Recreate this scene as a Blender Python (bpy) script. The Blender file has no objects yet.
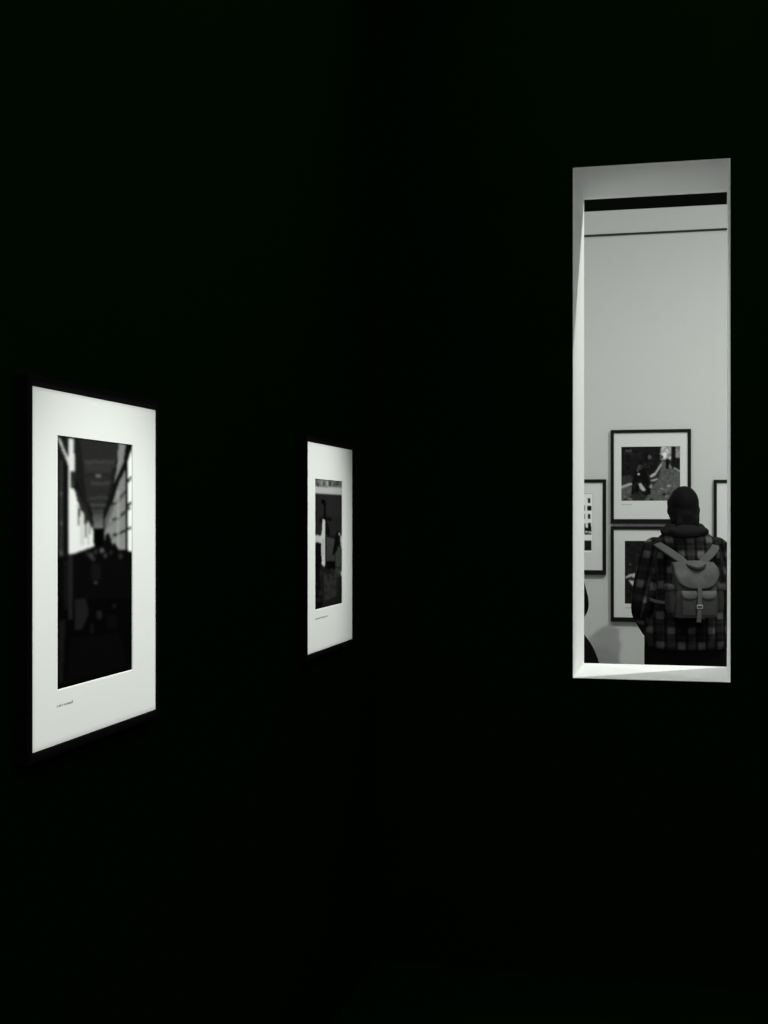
import bpy, bmesh, math, random
import numpy as np
from mathutils import Vector, Matrix

random.seed(7)
rng = np.random.RandomState(11)
scene = bpy.context.scene
COL = scene.collection

# ------------------------------------------------------------------ camera
F_PX, YAW, HORIZON, EYE = 1310.0, 0.2327, 517.0, 1.5
cam_d = bpy.data.cameras.new('camera')
cam = bpy.data.objects.new('camera', cam_d)
COL.objects.link(cam)
cam.location = (0, 0, EYE)
cam.rotation_euler = (math.pi / 2, 0, YAW)
cam_d.sensor_fit = 'VERTICAL'
cam_d.sensor_height = 24.0
cam_d.lens = F_PX / 1024 * 24.0
cam_d.shift_y = (HORIZON - 512.0) / 1024
cam_d.clip_start = 0.05
scene.camera = cam


def on_back(px, py, Y):
    """point on the plane y = Y that the photograph shows at (px, py)"""
    a = math.atan((px - 384.0) / F_PX) - YAW
    X = Y * math.tan(a)
    d = -X * math.sin(YAW) + Y * math.cos(YAW)
    return Vector((X, Y, EYE - (py - HORIZON) * d / F_PX))


def on_left(px, py, X):
    a = math.atan((px - 384.0) / F_PX) - YAW
    Y = X / math.tan(a)
    d = -X * math.sin(YAW) + Y * math.cos(YAW)
    return Vector((X, Y, EYE - (py - HORIZON) * d / F_PX))


# ------------------------------------------------------------------ materials
def lin(v):
    c = v / 255.0
    return c / 12.92 if c <= 0.04045 else ((c + 0.055) / 1.055) ** 2.4


def mat(name, col, rough=0.6, spec=0.3, metal=0.0, noise=None, bump=None):
    m = bpy.data.materials.new(name)
    m.use_nodes = True
    nt = m.node_tree
    b = nt.nodes['Principled BSDF']
    if not hasattr(col, '__len__'):
        col = (col, col, col)
    b.inputs['Base Color'].default_value = (*col, 1)
    b.inputs['Roughness'].default_value = rough
    b.inputs['Specular IOR Level'].default_value = spec
    b.inputs['Metallic'].default_value = metal
    if noise or bump:
        tc = nt.nodes.new('ShaderNodeTexCoord')
    if noise:
        sc, amt = noise
        n = nt.nodes.new('ShaderNodeTexNoise')
        n.inputs['Scale'].default_value = sc
        n.inputs['Detail'].default_value = 5
        nt.links.new(tc.outputs['Object'], n.inputs['Vector'])
        r = nt.nodes.new('ShaderNodeMapRange')
        r.inputs['To Min'].default_value = 1 - amt
        r.inputs['To Max'].default_value = 1 + amt
        nt.links.new(n.outputs['Fac'], r.inputs['Value'])
        mx = nt.nodes.new('ShaderNodeVectorMath')
        mx.operation = 'SCALE'
        mx.inputs[0].default_value = col
        nt.links.new(r.outputs['Result'], mx.inputs['Scale'])
        nt.links.new(mx.outputs['Vector'], b.inputs['Base Color'])
    if bump:
        sc, amt = bump
        n = nt.nodes.new('ShaderNodeTexNoise')
        n.inputs['Scale'].default_value = sc
        n.inputs['Detail'].default_value = 4
        nt.links.new(tc.outputs['Object'], n.inputs['Vector'])
        bp = nt.nodes.new('ShaderNodeBump')
        bp.inputs['Strength'].default_value = amt
        bp.inputs['Distance'].default_value = 0.004
        nt.links.new(n.outputs['Fac'], bp.inputs['Height'])
        nt.links.new(bp.outputs['Normal'], b.inputs['Normal'])
    return m


BLACKCOL = (0.0010, 0.0100, 0.0010)
M_BLACK = mat('black_wall_paint', BLACKCOL, 1.0, 0.0, noise=(9, 0.1))
M_BLACKFLOOR = mat('black_floor', BLACKCOL, 1.0, 0.0, noise=(5, 0.1))
M_BLACKCEIL = mat('black_ceiling_paint', (0.010, 0.013, 0.010), 1.0, 0.0)
M_WHITE = mat('pale_grey_wall_paint', 0.64, 0.85, 0.1, noise=(1.6, 0.012))
M_LINING = mat('white_lining_paint', 0.90, 0.8, 0.1)
M_GREYFLOOR = mat('grey_gallery_floor', 0.40, 0.6, 0.2, noise=(4, 0.15))
M_DARKSTRIP = mat('dark_wall_strip', 0.04, 0.8, 0.1)
M_FRAME = mat('black_wood_frame', 0.006, 0.5, 0.15)
M_DFRAME = mat('black_frame_satin', 0.0045, 0.9, 0.05)
M_MAT = mat('white_mat_board', 0.80, 0.9, 0.05, noise=(60, 0.008))
M_MAT_FAR = mat('offwhite_mat_board', 0.74, 0.9, 0.05, noise=(60, 0.008))
M_INK = mat('caption_ink', 0.28, 0.9, 0.0)

m = bpy.data.materials.new('photographic_print')
m.use_nodes = True
b = m.node_tree.nodes['Principled BSDF']
b.inputs['Roughness'].default_value = 0.8
b.inputs['Specular IOR Level'].default_value = 0.0
at = m.node_tree.nodes.new('ShaderNodeAttribute')
at.attribute_name = 'print_tone'
m.node_tree.links.new(at.outputs['Color'], b.inputs['Base Color'])
M_PRINT = m

M_SKIN = mat('skin', 0.30, 0.6, 0.3)
M_HAIR = mat('dark_hair', 0.0045, 0.75, 0.06, bump=(90, 0.6))
M_HOOD = mat('dark_grey_hood_fabric', 0.012, 0.95, 0.05, bump=(160, 0.35))
M_TROUSER = mat('black_trouser_cloth', 0.0035, 0.95, 0.02)
M_COAT = mat('black_coat_cloth', 0.0035, 0.95, 0.02)
M_SHOE = mat('black_shoe', 0.01, 0.5, 0.2)
M_PACK = mat('grey_canvas', 0.044, 0.9, 0.08, noise=(24, 0.45), bump=(220, 0.35))
M_FLAP = mat('grey_leather_flap', 0.080, 0.75, 0.15, noise=(14, 0.6), bump=(120, 0.35))
M_PACKSIDE = mat('dark_grey_canvas', 0.026, 0.9, 0.08, noise=(30, 0.3), bump=(220, 0.35))
M_STRAP = mat('grey_strap', 0.075, 0.8, 0.1, noise=(40, 0.15))
M_METAL = mat('pale_metal', 0.45, 0.35, 0.5, metal=0.7)


def plaid():
    m = bpy.data.materials.new('dark_plaid_flannel')
    m.use_nodes = True
    nt = m.node_tree
    b = nt.nodes['Principled BSDF']
    b.inputs['Roughness'].default_value = 0.95
    b.inputs['Specular IOR Level'].default_value = 0.04
    at = nt.nodes.new('ShaderNodeAttribute')
    at.attribute_name = 'cloth_uv'
    sep = nt.nodes.new('ShaderNodeSeparateXYZ')
    nt.links.new(at.outputs['Vector'], sep.inputs['Vector'])

    def math_(op, a, bb=None, c=None):
        n = nt.nodes.new('ShaderNodeMath')
        n.operation = op
        for i, v in enumerate((a, bb, c)):
            if v is None:
                continue
            if isinstance(v, (int, float)):
                n.inputs[i].default_value = v
            else:
                nt.links.new(v, n.inputs[i])
        return n.outputs[0]

    def stripes(coord, period, off, half, soft=0.06):
        t = math_('FRACT', math_('ADD', math_('DIVIDE', coord, period), off))
        d = math_('ABSOLUTE', math_('SUBTRACT', t, 0.5))
        r = nt.nodes.new('ShaderNodeMapRange')
        r.inputs['From Min'].default_value = half + soft
        r.inputs['From Max'].default_value = half - soft
        nt.links.new(d, r.inputs['Value'])
        return r.outputs['Result']
    u, v = sep.outputs['X'], sep.outputs['Y']
    P, Q = 0.108, 0.164
    su = stripes(u, P, 0.48, 0.17, 0.05)
    su2 = stripes(u, P, 0.98, 0.17, 0.05)
    sv = stripes(v, Q, 0.10, 0.10, 0.035)
    sv2 = stripes(v, Q, 0.60, 0.12, 0.035)
    wv = stripes(v, Q / 2, 0.60, 0.20, 0.03)
    fu = stripes(u, P / 2, 0.20, 0.06, 0.03)
    fv = stripes(v, Q / 4, 0.80, 0.07, 0.03)
    # fine twill inside the pale blocks
    tw = stripes(math_('ADD', u, v), 0.012, 0.0, 0.25, 0.1)
    both = math_('ADD', math_('MULTIPLY', su, sv), math_('MULTIPLY', su2, sv2))
    a = math_('ADD', math_('MULTIPLY', su, 0.010), math_('MULTIPLY', math_('ADD', wv, su2), 0.004))
    c = math_('MULTIPLY', math_('MULTIPLY', both, math_('ADD', math_('MULTIPLY', tw, 0.45), 0.6)), 0.052)
    e = math_('MULTIPLY', math_('ADD', fu, fv), 0.005)
    tot = math_('ADD', math_('ADD', a, c), math_('ADD', e, 0.0022))
    n = nt.nodes.new('ShaderNodeTexNoise')
    n.inputs['Scale'].default_value = 6
    nt.links.new(at.outputs['Vector'], n.inputs['Vector'])
    tot = math_('MULTIPLY', tot, math_('MAXIMUM', math_('MULTIPLY', math_('SUBTRACT', n.outputs['Fac'], 0.30), 5.0), 0.25))
    cmb = nt.nodes.new('ShaderNodeCombineXYZ')
    for i in range(3):
        nt.links.new(tot, cmb.inputs[i])
    nt.links.new(cmb.outputs[0], b.inputs['Base Color'])
    return m


M_PLAID = plaid()


# ------------------------------------------------------------------ helpers
def link(o, parent=None):
    COL.objects.link(o)
    if parent:
        o.parent = parent
    return o


def tag(o, label=None, cat=None, group=None, kind=None):
    if label: o['label'] = label
    if cat: o['category'] = cat
    if group: o['group'] = group
    if kind: o['kind'] = kind
    return o


def obj(name, me, mats, parent=None, smooth=False):
    if isinstance(me, bmesh.types.BMesh):
        bm = me
        me = bpy.data.meshes.new(name)
        bm.to_mesh(me)
        bm.free()
    me.name = name
    for mm in (mats if isinstance(mats, (list, tuple)) else [mats]):
        me.materials.append(mm)
    if smooth:
        for p in me.polygons:
            p.use_smooth = True
    return link(bpy.data.objects.new(name, me), parent)


def empty(name, loc, rotz=0):
    o = bpy.data.objects.new(name, None)
    o.empty_display_size = 0.1
    o.location = loc
    o.rotation_euler = (0, 0, rotz)
    return link(o)


def box(bm, lo, hi, mi=0, front=None):
    """axis aligned box; `front` = material index for the face towards -y"""
    x0, y0, z0 = lo
    x1, y1, z1 = hi
    v = [bm.verts.new(c) for c in ((x0, y0, z0), (x1, y0, z0), (x1, y1, z0), (x0, y1, z0),
                                   (x0, y0, z1), (x1, y0, z1), (x1, y1, z1), (x0, y1, z1))]
    for k, idx in enumerate(((0, 3, 2, 1), (4, 5, 6, 7), (0, 1, 5, 4), (1, 2, 6, 5), (2, 3, 7, 6), (3, 0, 4, 7))):
        f = bm.faces.new([v[i] for i in idx])
        f.material_index = front if (front is not None and k == 2) else mi


def struct(name, bm, mats):
    o = obj(name, bm, mats)
    o['kind'] = 'structure'
    return o


def catmull(pts, n=6):
    P = [np.array(p, float) for p in pts]
    out = []
    for i in range(len(P) - 1):
        p0 = P[i - 1] if i else 2 * P[0] - P[1]
        p1, p2 = P[i], P[i + 1]
        p3 = P[i + 2] if i + 2 < len(P) else 2 * P[-1] - P[-2]
        for k in range(n):
            t = k / n
            out.append(0.5 * (2 * p1 + (p2 - p0) * t + (2 * p0 - 5 * p1 + 4 * p2 - p3) * t * t
                              + (3 * p1 - p0 - 3 * p2 + p3) * t ** 3))
    out.append(P[-1])
    return out


def tube(bm, pts, seg=14, n=5, closed=False):
    """tapered round limb along pts = (x, y, z, r)"""
    if closed:
        q = catmull(list(pts) + [pts[0]], n)[:-1]
    else:
        q = catmull(pts, n)
    N = len(q)
    rings = []
    ref = Vector((0.13, 1, 0.07)).normalized()
    pts3 = [Vector(p[:3]) for p in q]
    rad = [max(0.001, float(p[3])) for p in q]
    tans = []
    for i in range(N):
        if closed:
            t = pts3[(i + 1) % N] - pts3[i - 1]
        else:
            t = pts3[min(i + 1, N - 1)] - pts3[max(i - 1, 0)]
        tans.append(t.normalized())
    fr = []
    side = None
    for t in tans:
        if side is None:
            a = ref if abs(t.dot(ref)) < 0.9 else Vector((1, 0, 0))
            side = t.cross(a).normalized()
        else:
            side = (side - t * side.dot(t)).normalized()
        fr.append((side, t.cross(side)))
    stations = []
    if not closed:
        for k in range(3, 0, -1):
            a = k / 4 * math.pi / 2
            stations.append((pts3[0] - tans[0] * rad[0] * math.sin(a), rad[0] * math.cos(a), fr[0]))
    for i in range(N):
        stations.append((pts3[i], rad[i], fr[i]))
    if not closed:
        for k in range(1, 4):
            a = k / 4 * math.pi / 2
            stations.append((pts3[-1] + tans[-1] * rad[-1] * math.sin(a), rad[-1] * math.cos(a), fr[-1]))
    for c, r, (s, u) in stations:
        rings.append([bm.verts.new(c + (s * math.cos(2 * math.pi * j / seg) + u * math.sin(2 * math.pi * j / seg)) * r)
                      for j in range(seg)])
    M = len(rings)
    for i in range(M if closed else M - 1):
        A, B = rings[i], rings[(i + 1) % M]
        for j in range(seg):
            bm.faces.new((A[j], A[(j + 1) % seg], B[(j + 1) % seg], B[j]))
    if not closed:
        bm.faces.new(list(reversed(rings[0])))
        bm.faces.new(rings[-1])


def loft(bm, rings, seg=32, n=5, power=2.3):
    """stack of superellipses: (z, cx, cy, half_x, half_y)"""
    q = catmull(rings, n)
    R = []
    for z, cx, cy, hx, hy in q:
        ring = []
        for j in range(seg):
            a = 2 * math.pi * j / seg
            c, s = math.cos(a), math.sin(a)
            ring.append(bm.verts.new((cx + hx * math.copysign(abs(c) ** (2 / power), c),
                                      cy + hy * math.copysign(abs(s) ** (2 / power), s), z)))
        R.append(ring)
    for A, B in zip(R, R[1:]):
        for j in range(seg):
            bm.faces.new((A[j], A[(j + 1) % seg], B[(j + 1) % seg], B[j]))
    bm.faces.new(list(reversed(R[0])))
    bm.faces.new(R[-1])


def ball(bm, c, r, seg=20):
    rx, ry, rz = r if hasattr(r, '__len__') else (r, r, r)
    mtx = Matrix.Translation(c) @ Matrix.Diagonal((rx, ry, rz, 1))
    bmesh.ops.create_uvsphere(bm, u_segments=seg, v_segments=seg // 2 + 2, radius=1, matrix=mtx)


def fuse(bm, voxel=0.01, smooth=6, factor=0.5):
    """melt overlapping pieces into one continuous surface"""
    bmesh.ops.recalc_face_normals(bm, faces=bm.faces)
    me = bpy.data.meshes.new('tmp')
    bm.to_mesh(me)
    bm.free()
    o = bpy.data.objects.new('tmp', me)
    COL.objects.link(o)
    r = o.modifiers.new('r', 'REMESH')
    r.mode = 'VOXEL'
    r.voxel_size = voxel
    if smooth:
        s = o.modifiers.new('s', 'SMOOTH')
        s.iterations = smooth
        s.factor = factor
    dg = bpy.context.evaluated_depsgraph_get()
    out = bpy.data.meshes.new_from_object(o.evaluated_get(dg))
    bpy.data.objects.remove(o)
    bpy.data.meshes.remove(me)
    return out


def ribbon(bm, path, width, thick, n=5):
    """strap: path of (x,y,z, nx,ny,nz) with outward normals"""
    q = catmull(path, n)
    secs = []
    for i, p in enumerate(q):
        c = Vector(p[:3])
        t = (Vector(q[min(i + 1, len(q) - 1)][:3]) - Vector(q[max(i - 1, 0)][:3])).normalized()
        nn = Vector(p[3:6])
        nn = (nn - t * nn.dot(t)).normalized()
        w = t.cross(nn)
        h = width / 2
        secs.append([bm.verts.new(c + w * a + nn * b_) for a, b_ in
                     ((-h, 0), (h, 0), (h, thick * 0.7), (h * 0.8, thick), (-h * 0.8, thick), (-h, thick * 0.7))])
    for A, B in zip(secs, secs[1:]):
        for j in range(6):
            bm.faces.new((A[j], A[(j + 1) % 6], B[(j + 1) % 6], B[j]))
    bm.faces.new(list(reversed(secs[0])))
    bm.faces.new(secs[-1])
    bmesh.ops.recalc_face_normals(bm, faces=bm.faces)


def rbox(lo, hi, bev, seg=3):
    bm = bmesh.new()
    box(bm, lo, hi)
    bmesh.ops.bevel(bm, geom=list(bm.edges), offset=bev, segments=seg, profile=0.5, affect='EDGES')
    return bm


# ------------------------------------------------------------------ the two rooms
XL = -1.05                     # dark room's left wall
YB, YB2 = 4.3, 4.7467          # wall with the tall slot: front and back face
YF = 8.0                       # gallery wall with the framed pictures
SX0, SX1, SZ0, SZ1 = -0.386, 0.1113, EYE - 0.525, EYE + 1.1395
TOP, GTOP = 3.7, 4.6
LIN = 0.014

bm = bmesh.new(); box(bm, (XL - 0.2, -3.0, 0), (XL, YB, TOP)); struct('wall_left', bm, M_BLACK)
bm = bmesh.new(); box(bm, (3.2, -3.0, 0), (3.4, YB, TOP)); struct('wall_right', bm, M_BLACK)
bm = bmesh.new(); box(bm, (XL - 0.2, -3.0, -0.1), (3.4, YB, 0)); struct('floor', bm, M_BLACKFLOOR)
bm = bmesh.new(); box(bm, (XL - 0.2, -3.0, TOP), (3.4, YB, TOP + 0.1)); struct('ceiling', bm, M_BLACK)

GX0, GX1 = -5.0, 5.0
bm = bmesh.new()
a0, a1, c0, c1 = SX0 - LIN, SX1 + LIN, SZ0 - LIN, SZ1 + LIN
box(bm, (GX0, YB, 0), (a0, YB2, GTOP), 1, 0)
box(bm, (a1, YB, 0), (GX1, YB2, GTOP), 1, 0)
box(bm, (a0, YB, 0), (a1, YB2, c0), 1, 0)
box(bm, (a0, YB, c1), (a1, YB2, GTOP), 1, 0)
struct('wall_back', bm, [M_BLACK, M_WHITE])

win = empty('window_1', ((SX0 + SX1) / 2, YB, SZ0))
win['kind'] = 'structure'
wi = Vector(win.location)


def lining(name, lo, hi):
    bm = bmesh.new()
    box(bm, Vector(lo) - wi, Vector(hi) - wi, 0, 1)
    return obj(name, bm, [M_LINING, M_BLACK], win)


lining('sill', (a0, YB, c0), (a1, YB2, SZ0))
lining('head', (a0, YB, SZ1), (a1, YB2, c1))
lining('jamb', (a0, YB, SZ0), (SX0, YB2, SZ1))
lining('jamb', (SX1, YB, SZ0), (a1, YB2, SZ1))

bm = bmesh.new(); box(bm, (GX0, YB2, -0.1), (GX1, YF + 0.9, 0)); struct('floor', bm, M_GREYFLOOR)
bm = bmesh.new(); box(bm, (GX0, YB2, GTOP), (GX1, YF + 0.9, GTOP + 0.1)); struct('ceiling', bm, M_BLACKCEIL)
ZF = EYE + 1.848
bm = bmesh.new(); box(bm, (GX0, YF, 0), (GX1, YF + 0.16, ZF)); struct('wall_gallery', bm, M_WHITE)
bm = bmesh.new(); box(bm, (GX0, YF + 0.75, 0), (GX1, YF + 0.9, GTOP)); struct('wall_rear', bm, M_BLACKCEIL)
bm = bmesh.new(); box(bm, (GX0 - 0.15, YB, 0), (GX0, YF + 0.9, GTOP)); struct('wall_gallery_left', bm, M_WHITE)
bm = bmesh.new(); box(bm, (GX1, YB, 0), (GX1 + 0.15, YF + 0.9, GTOP)); struct('wall_gallery_right', bm, M_WHITE)
ZR = EYE + 1.7009
bm = bmesh.new(); box(bm, (GX0, YF - 0.006, ZR - 0.006), (GX1, YF, ZR + 0.006)); struct('trim_1', bm, M_DARKSTRIP)  # thin dark strip along the upper gallery wall


# ------------------------------------------------------------------ printed pictures
class Canvas:
    """flat grey picture in print coordinates u (right) and v (down), 0..1"""

    def __init__(self, quad, w, h, base):
        self.w, self.h = w, h
        self.a = np.full((h, w), float(base))
        vv, uu = np.mgrid[0:h, 0:w]
        self.u = uu / (w - 1)
        self.v = vv / (h - 1)
        src = [(0, 0), (1, 0), (1, 1), (0, 1)]
        A = []
        B = []
        for (x, y), (U, V) in zip(quad, src):
            A.append([x, y, 1, 0, 0, 0, -U * x, -U * y]); B.append(U)
            A.append([0, 0, 0, x, y, 1, -V * x, -V * y]); B.append(V)
        self.H = np.append(np.linalg.solve(np.array(A, float), np.array(B, float)), 1).reshape(3, 3)
        self.view = (0, 0, 1)

    def uv(self, p):
        ox, oy, s = self.view
        q = self.H @ np.array([ox + p[0] / s, oy + p[1] / s, 1.0])
        return q[0] / q[2], q[1] / q[2]

    def poly(self, pts, val, alpha=1.0, grad=None):
        P = [self.uv(p) for p in pts]
        inside = np.zeros_like(self.a, bool)
        j = len(P) - 1
        for i in range(len(P)):
            (x1, y1), (x2, y2) = P[i], P[j]
            cond = (y1 > self.v) != (y2 > self.v)
            with np.errstate(divide='ignore', invalid='ignore'):
                xi = (x2 - x1) * (self.v - y1) / ((y2 - y1) if y2 != y1 else 1e-9) + x1
            inside ^= cond & (self.u < xi)
            j = i
        tgt = np.full_like(self.a, float(val))
        if grad is not None:
            v0, v1 = min(p[1] for p in P), max(p[1] for p in P)
            t = np.clip((self.v - v0) / max(v1 - v0, 1e-6), 0, 1)
            tgt = val + (grad - val) * t
        self.a = np.where(inside, self.a * (1 - alpha) + tgt * alpha, self.a)

    def rect(self, x0, y0, x1, y1, val, alpha=1.0, grad=None):
        self.poly([(x0, y0), (x1, y0), (x1, y1), (x0, y1)], val, alpha, grad)

    def disc(self, x, y, rx, val, ry=None, alpha=1.0):
        ry = ry or rx
        self.poly([(x + rx * math.cos(t * math.pi / 8), y + ry * math.sin(t * math.pi / 8)) for t in range(16)], val, alpha)

    def line(self, x0, y0, x1, y1, w, val, alpha=1.0):
        d = math.hypot(x1 - x0, y1 - y0)
        nx, ny = -(y1 - y0) / d * w / 2, (x1 - x0) / d * w / 2
        self.poly([(x0 + nx, y0 + ny), (x1 + nx, y1 + ny), (x1 - nx, y1 - ny), (x0 - nx, y0 - ny)], val, alpha)

    def grain(self, amt, size=1):
        n = rng.normal(0, 1, (self.h // size + 2, self.w // size + 2))
        n = np.kron(n, np.ones((size, size)))[:self.h, :self.w]
        self.a = self.a * (1 + amt * n * np.clip(1.15 - self.a / 200, 0.1, 1))

    def speck(self, x0, y0, x1, y1, n, rmin, rmax, vmin, vmax, alpha=0.8):
        for _ in range(n):
            self.disc(rng.uniform(x0, x1), rng.uniform(y0, y1), rng.uniform(rmin, rmax), rng.uniform(vmin, vmax),
                      rng.uniform(rmin, rmax), alpha)

    def blur(self, k=1):
        for _ in range(k):
            p = np.pad(self.a, 1, mode='edge')
            self.a = (p[:-2, 1:-1] + p[2:, 1:-1] + p[1:-1, :-2] + p[1:-1, 2:] + 2 * p[1:-1, 1:-1]) / 6


def print_mesh(cv, w, h, white, albedo):
    """grid of the canvas lying in the local xz plane, facing -y, centred"""
    H, W = cv.h, cv.w
    verts = [(-w / 2 + w * i / (W - 1), 0, h / 2 - h * j / (H - 1)) for j in range(H) for i in range(W)]
    faces = [(j * W + i, (j + 1) * W + i, (j + 1) * W + i + 1, j * W + i + 1) for j in range(H - 1) for i in range(W - 1)]
    me = bpy.data.meshes.new('print')
    me.from_pydata(verts, [], faces)
    a = np.clip(cv.a - 3 * (1 - cv.a / 255), 0, 255) / 255.0
    a = np.where(a <= 0.04045, a / 12.92, ((a + 0.055) / 1.055) ** 2.4)
    a = np.clip(a / lin(white) * albedo, 0, 0.92).astype(np.float32)
    ca = me.color_attributes.new('print_tone', 'FLOAT_COLOR', 'POINT')
    buf = np.ones((H * W, 4), np.float32)
    buf[:, :3] = a.reshape(-1, 1)
    ca.data.foreach_set('color', buf.ravel())
    return me


def paint_colonnade():
    c = Canvas([(58.2, 435.7), (132.6, 445.6), (132.8, 670), (57.6, 689.4)], 76, 220, 16)
    c.view = (50, 430, 7.877)
    c.poly([(200, 60), (560, 105), (520, 300), (430, 650), (345, 650), (300, 560), (205, 330)], 38)
    c.poly([(205, 60), (245, 65), (300, 560), (345, 740), (300, 640), (205, 330)], 26)
    for y0, y1, x0, x1, v in ((235, 262, 280, 520, 54), (262, 330, 290, 510, 46), (345, 356, 280, 490, 30),
                              (405, 430, 330, 500, 56), (470, 480, 310, 470, 34), (520, 545, 320, 465, 52),
                              (575, 600, 325, 455, 60), (625, 640, 335, 445, 62)):
        c.rect(x0, y0, x1, y1, v)
    c.disc(390, 357, 26, 92, 14)
    c.poly([(343, 652), (428, 652), (428, 768), (352, 768)], 62, grad=105)
    c.rect(358, 768, 432, 915, 6)
    # left side
    c.poly([(62, 40), (150, 55), (152, 985), (62, 1005)], 26)
    c.rect(84, 230, 112, 990, 46)
    c.rect(122, 150, 150, 980, 12)
    for y in (495, 725, 960):
        c.disc(98, y, 13, 85)
    c.poly([(62, 44), (92, 66), (155, 215), (155, 280)], 180)
    c.poly([(152, 60), (198, 68), (207, 330), (180, 335), (176, 300), (152, 275)], 205)
    c.poly([(152, 272), (178, 300), (178, 455), (205, 460), (228, 560), (290, 660), (350, 760), (356, 912), (155, 982)], 216)
    c.rect(176, 320, 212, 390, 34)
    c.rect(176, 390, 206, 450, 48)
    c.poly([(205, 450), (230, 470), (350, 740), (350, 780), (245, 610)], 34)
    c.poly([(226, 590), (246, 620), (236, 780)], 45)
    c.rect(248, 640, 276, 900, 178, 0.6)
    c.poly([(280, 670), (302, 700), (290, 860)], 42)
    c.rect(304, 720, 322, 900, 165, 0.7)
    c.poly([(318, 740), (330, 760), (322, 830)], 90)
    # right side
    c.poly([(548, 105), (606, 112), (602, 275), (525, 425), (490, 560), (500, 470), (535, 300)], 120)
    c.poly([(602, 290), (606, 950), (440, 915), (440, 790), (490, 610), (540, 440)], 112, grad=128)
    c.rect(536, 470, 556, 930, 150, 0.6)
    c.poly([(440, 700), (500, 560), (510, 610), (440, 800)], 85)
    for y in (560, 700, 820):
        c.line(440, y + 70, 600, y - 40, 7, 78)
    c.poly([(655, 110), (655, 150), (608, 300), (535, 440), (440, 700), (432, 640), (512, 420), (588, 255), (606, 108)], 14)
    c.poly([(480, 470), (500, 300), (525, 300), (500, 480), (440, 680)], 26)
    c.poly([(622, 235), (655, 140), (655, 965), (622, 955)], 226)
    c.poly([(603, 285), (622, 240), (622, 960), (603, 945)], 12)
    for x0, y0, x1, y1 in ((612, 415, 652, 365), (560, 530, 605, 480), (612, 605, 652, 565), (565, 670, 640, 610),
                           (500, 580, 535, 575), (500, 705, 535, 690), (500, 828, 535, 815), (560, 812, 650, 765)):
        c.line(x0, y0, x1, y1, 13, 22)
    # crowd
    c.poly([(60, 1010), (100, 988), (160, 985), (240, 952), (280, 960), (350, 915), (430, 905), (452, 815), (474, 812), (500, 905),
            (520, 885), (548, 945), (600, 940), (655, 962), (655, 2600), (40, 2600)], 10)
    for x, y, r, v in ((332, 985, 20, 62), (418, 945, 18, 92), (370, 955, 16, 44), (565, 990, 18, 46), (445, 985, 16, 60),
                       (300, 965, 16, 34), (490, 960, 14, 40), (350, 1010, 14, 52)):
        c.disc(x, y, r, v, r * 1.35, 0.8)
    c.view = (50, 550, 6.82)
    c.poly([(50, 330), (600, 330), (600, 1000), (50, 1000)], 7)
    c.rect(132, 20, 164, 470, 36, 0.8)
    c.rect(100, 60, 132, 400, 24, 0.6)
    c.poly([(180, 330), (255, 330), (272, 430), (225, 540), (175, 540)], 32, 0.8)
    c.poly([(62, 480), (112, 470), (92, 900), (62, 910)], 27, 0.7)
    c.disc(318, 218, 13, 60, 12)
    c.rect(290, 90, 350, 200, 22, 0.7)
    c.disc(345, 440, 20, 28, 34)
    c.disc(445, 380, 14, 24)
    c.rect(400, 440, 460, 540, 14, 0.7)
    c.rect(285, 500, 305, 570, 20)
    c.poly([(150, 600), (480, 560), (540, 800), (120, 900)], 10)
    c.blur(3)
    c.grain(0.05)
    return c


def paint_procession():
    c = Canvas([(315.3, 479.1), (342.2, 481.7), (342.5, 603.3), (315.5, 609.7)], 64, 170, 26)
    c.view = (308, 475, 7.31)
    c.poly([(40, 20), (270, 40), (270, 95), (40, 85)], 105)
    c.poly([(40, 85), (270, 92), (270, 150), (40, 133)], 165)
    for x0, x1, y0, y1, v in ((52, 72, 30, 75, 70), (72, 84, 58, 84, 45), (100, 112, 40, 70, 150), (112, 126, 50, 80, 70),
                              (140, 152, 40, 80, 160), (156, 175, 45, 82, 55), (190, 202, 55, 85, 60), (205, 232, 48, 78, 60),
                              (235, 252, 50, 75, 80)):
        c.rect(x0, y0, x1, y1, v, 0.85)
    c.poly([(40, 135), (270, 150), (270, 440), (40, 440)], 33)
    c.rect(150, 160, 250, 300, 38, 0.7)
    c.poly([(102, 185), (122, 178), (134, 195), (133, 330), (120, 315), (120, 215), (104, 210)], 8)
    c.poly([(88, 320), (120, 300), (180, 318), (178, 335), (125, 330), (95, 350)], 12)
    c.poly([(140, 330), (165, 400), (160, 470), (138, 420)], 14)
    c.poly([(40, 440), (105, 440), (100, 500), (72, 490), (40, 500)], 168)
    c.poly([(140, 450), (205, 470), (198, 630), (138, 630)], 58, grad=48)
    c.poly([(112, 318), (130, 330), (134, 640), (124, 672), (96, 640), (92, 600), (101, 560), (100, 440), (106, 420)], 178)
    c.poly([(112, 460), (120, 470), (118, 600), (110, 580)], 140)
    c.rect(131, 310, 138, 680, 8)
    c.rect(142, 630, 207, 688, 8)
    c.poly([(205, 560), (222, 520), (250, 530), (255, 730), (205, 720)], 56)
    c.poly([(205, 440), (225, 400), (232, 480), (215, 560), (180, 590), (190, 540)], 12)
    c.disc(234, 432, 8, 140, 10)
    c.poly([(240, 450), (260, 420), (260, 560), (244, 520)], 170)
    c.poly([(244, 705), (260, 705), (260, 745), (246, 740)], 175)
    c.disc(75, 530, 26, 9, 40)
    c.poly([(40, 500), (95, 515), (108, 625), (88, 705), (112, 960), (40, 995)], 13)
    c.poly([(120, 720), (212, 705), (216, 880), (130, 925)], 44)
    c.speck(60, 640, 250, 940, 36, 6, 18, 14, 52, 0.6)
    c.blur(2)
    c.grain(0.06)
    return c


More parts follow.
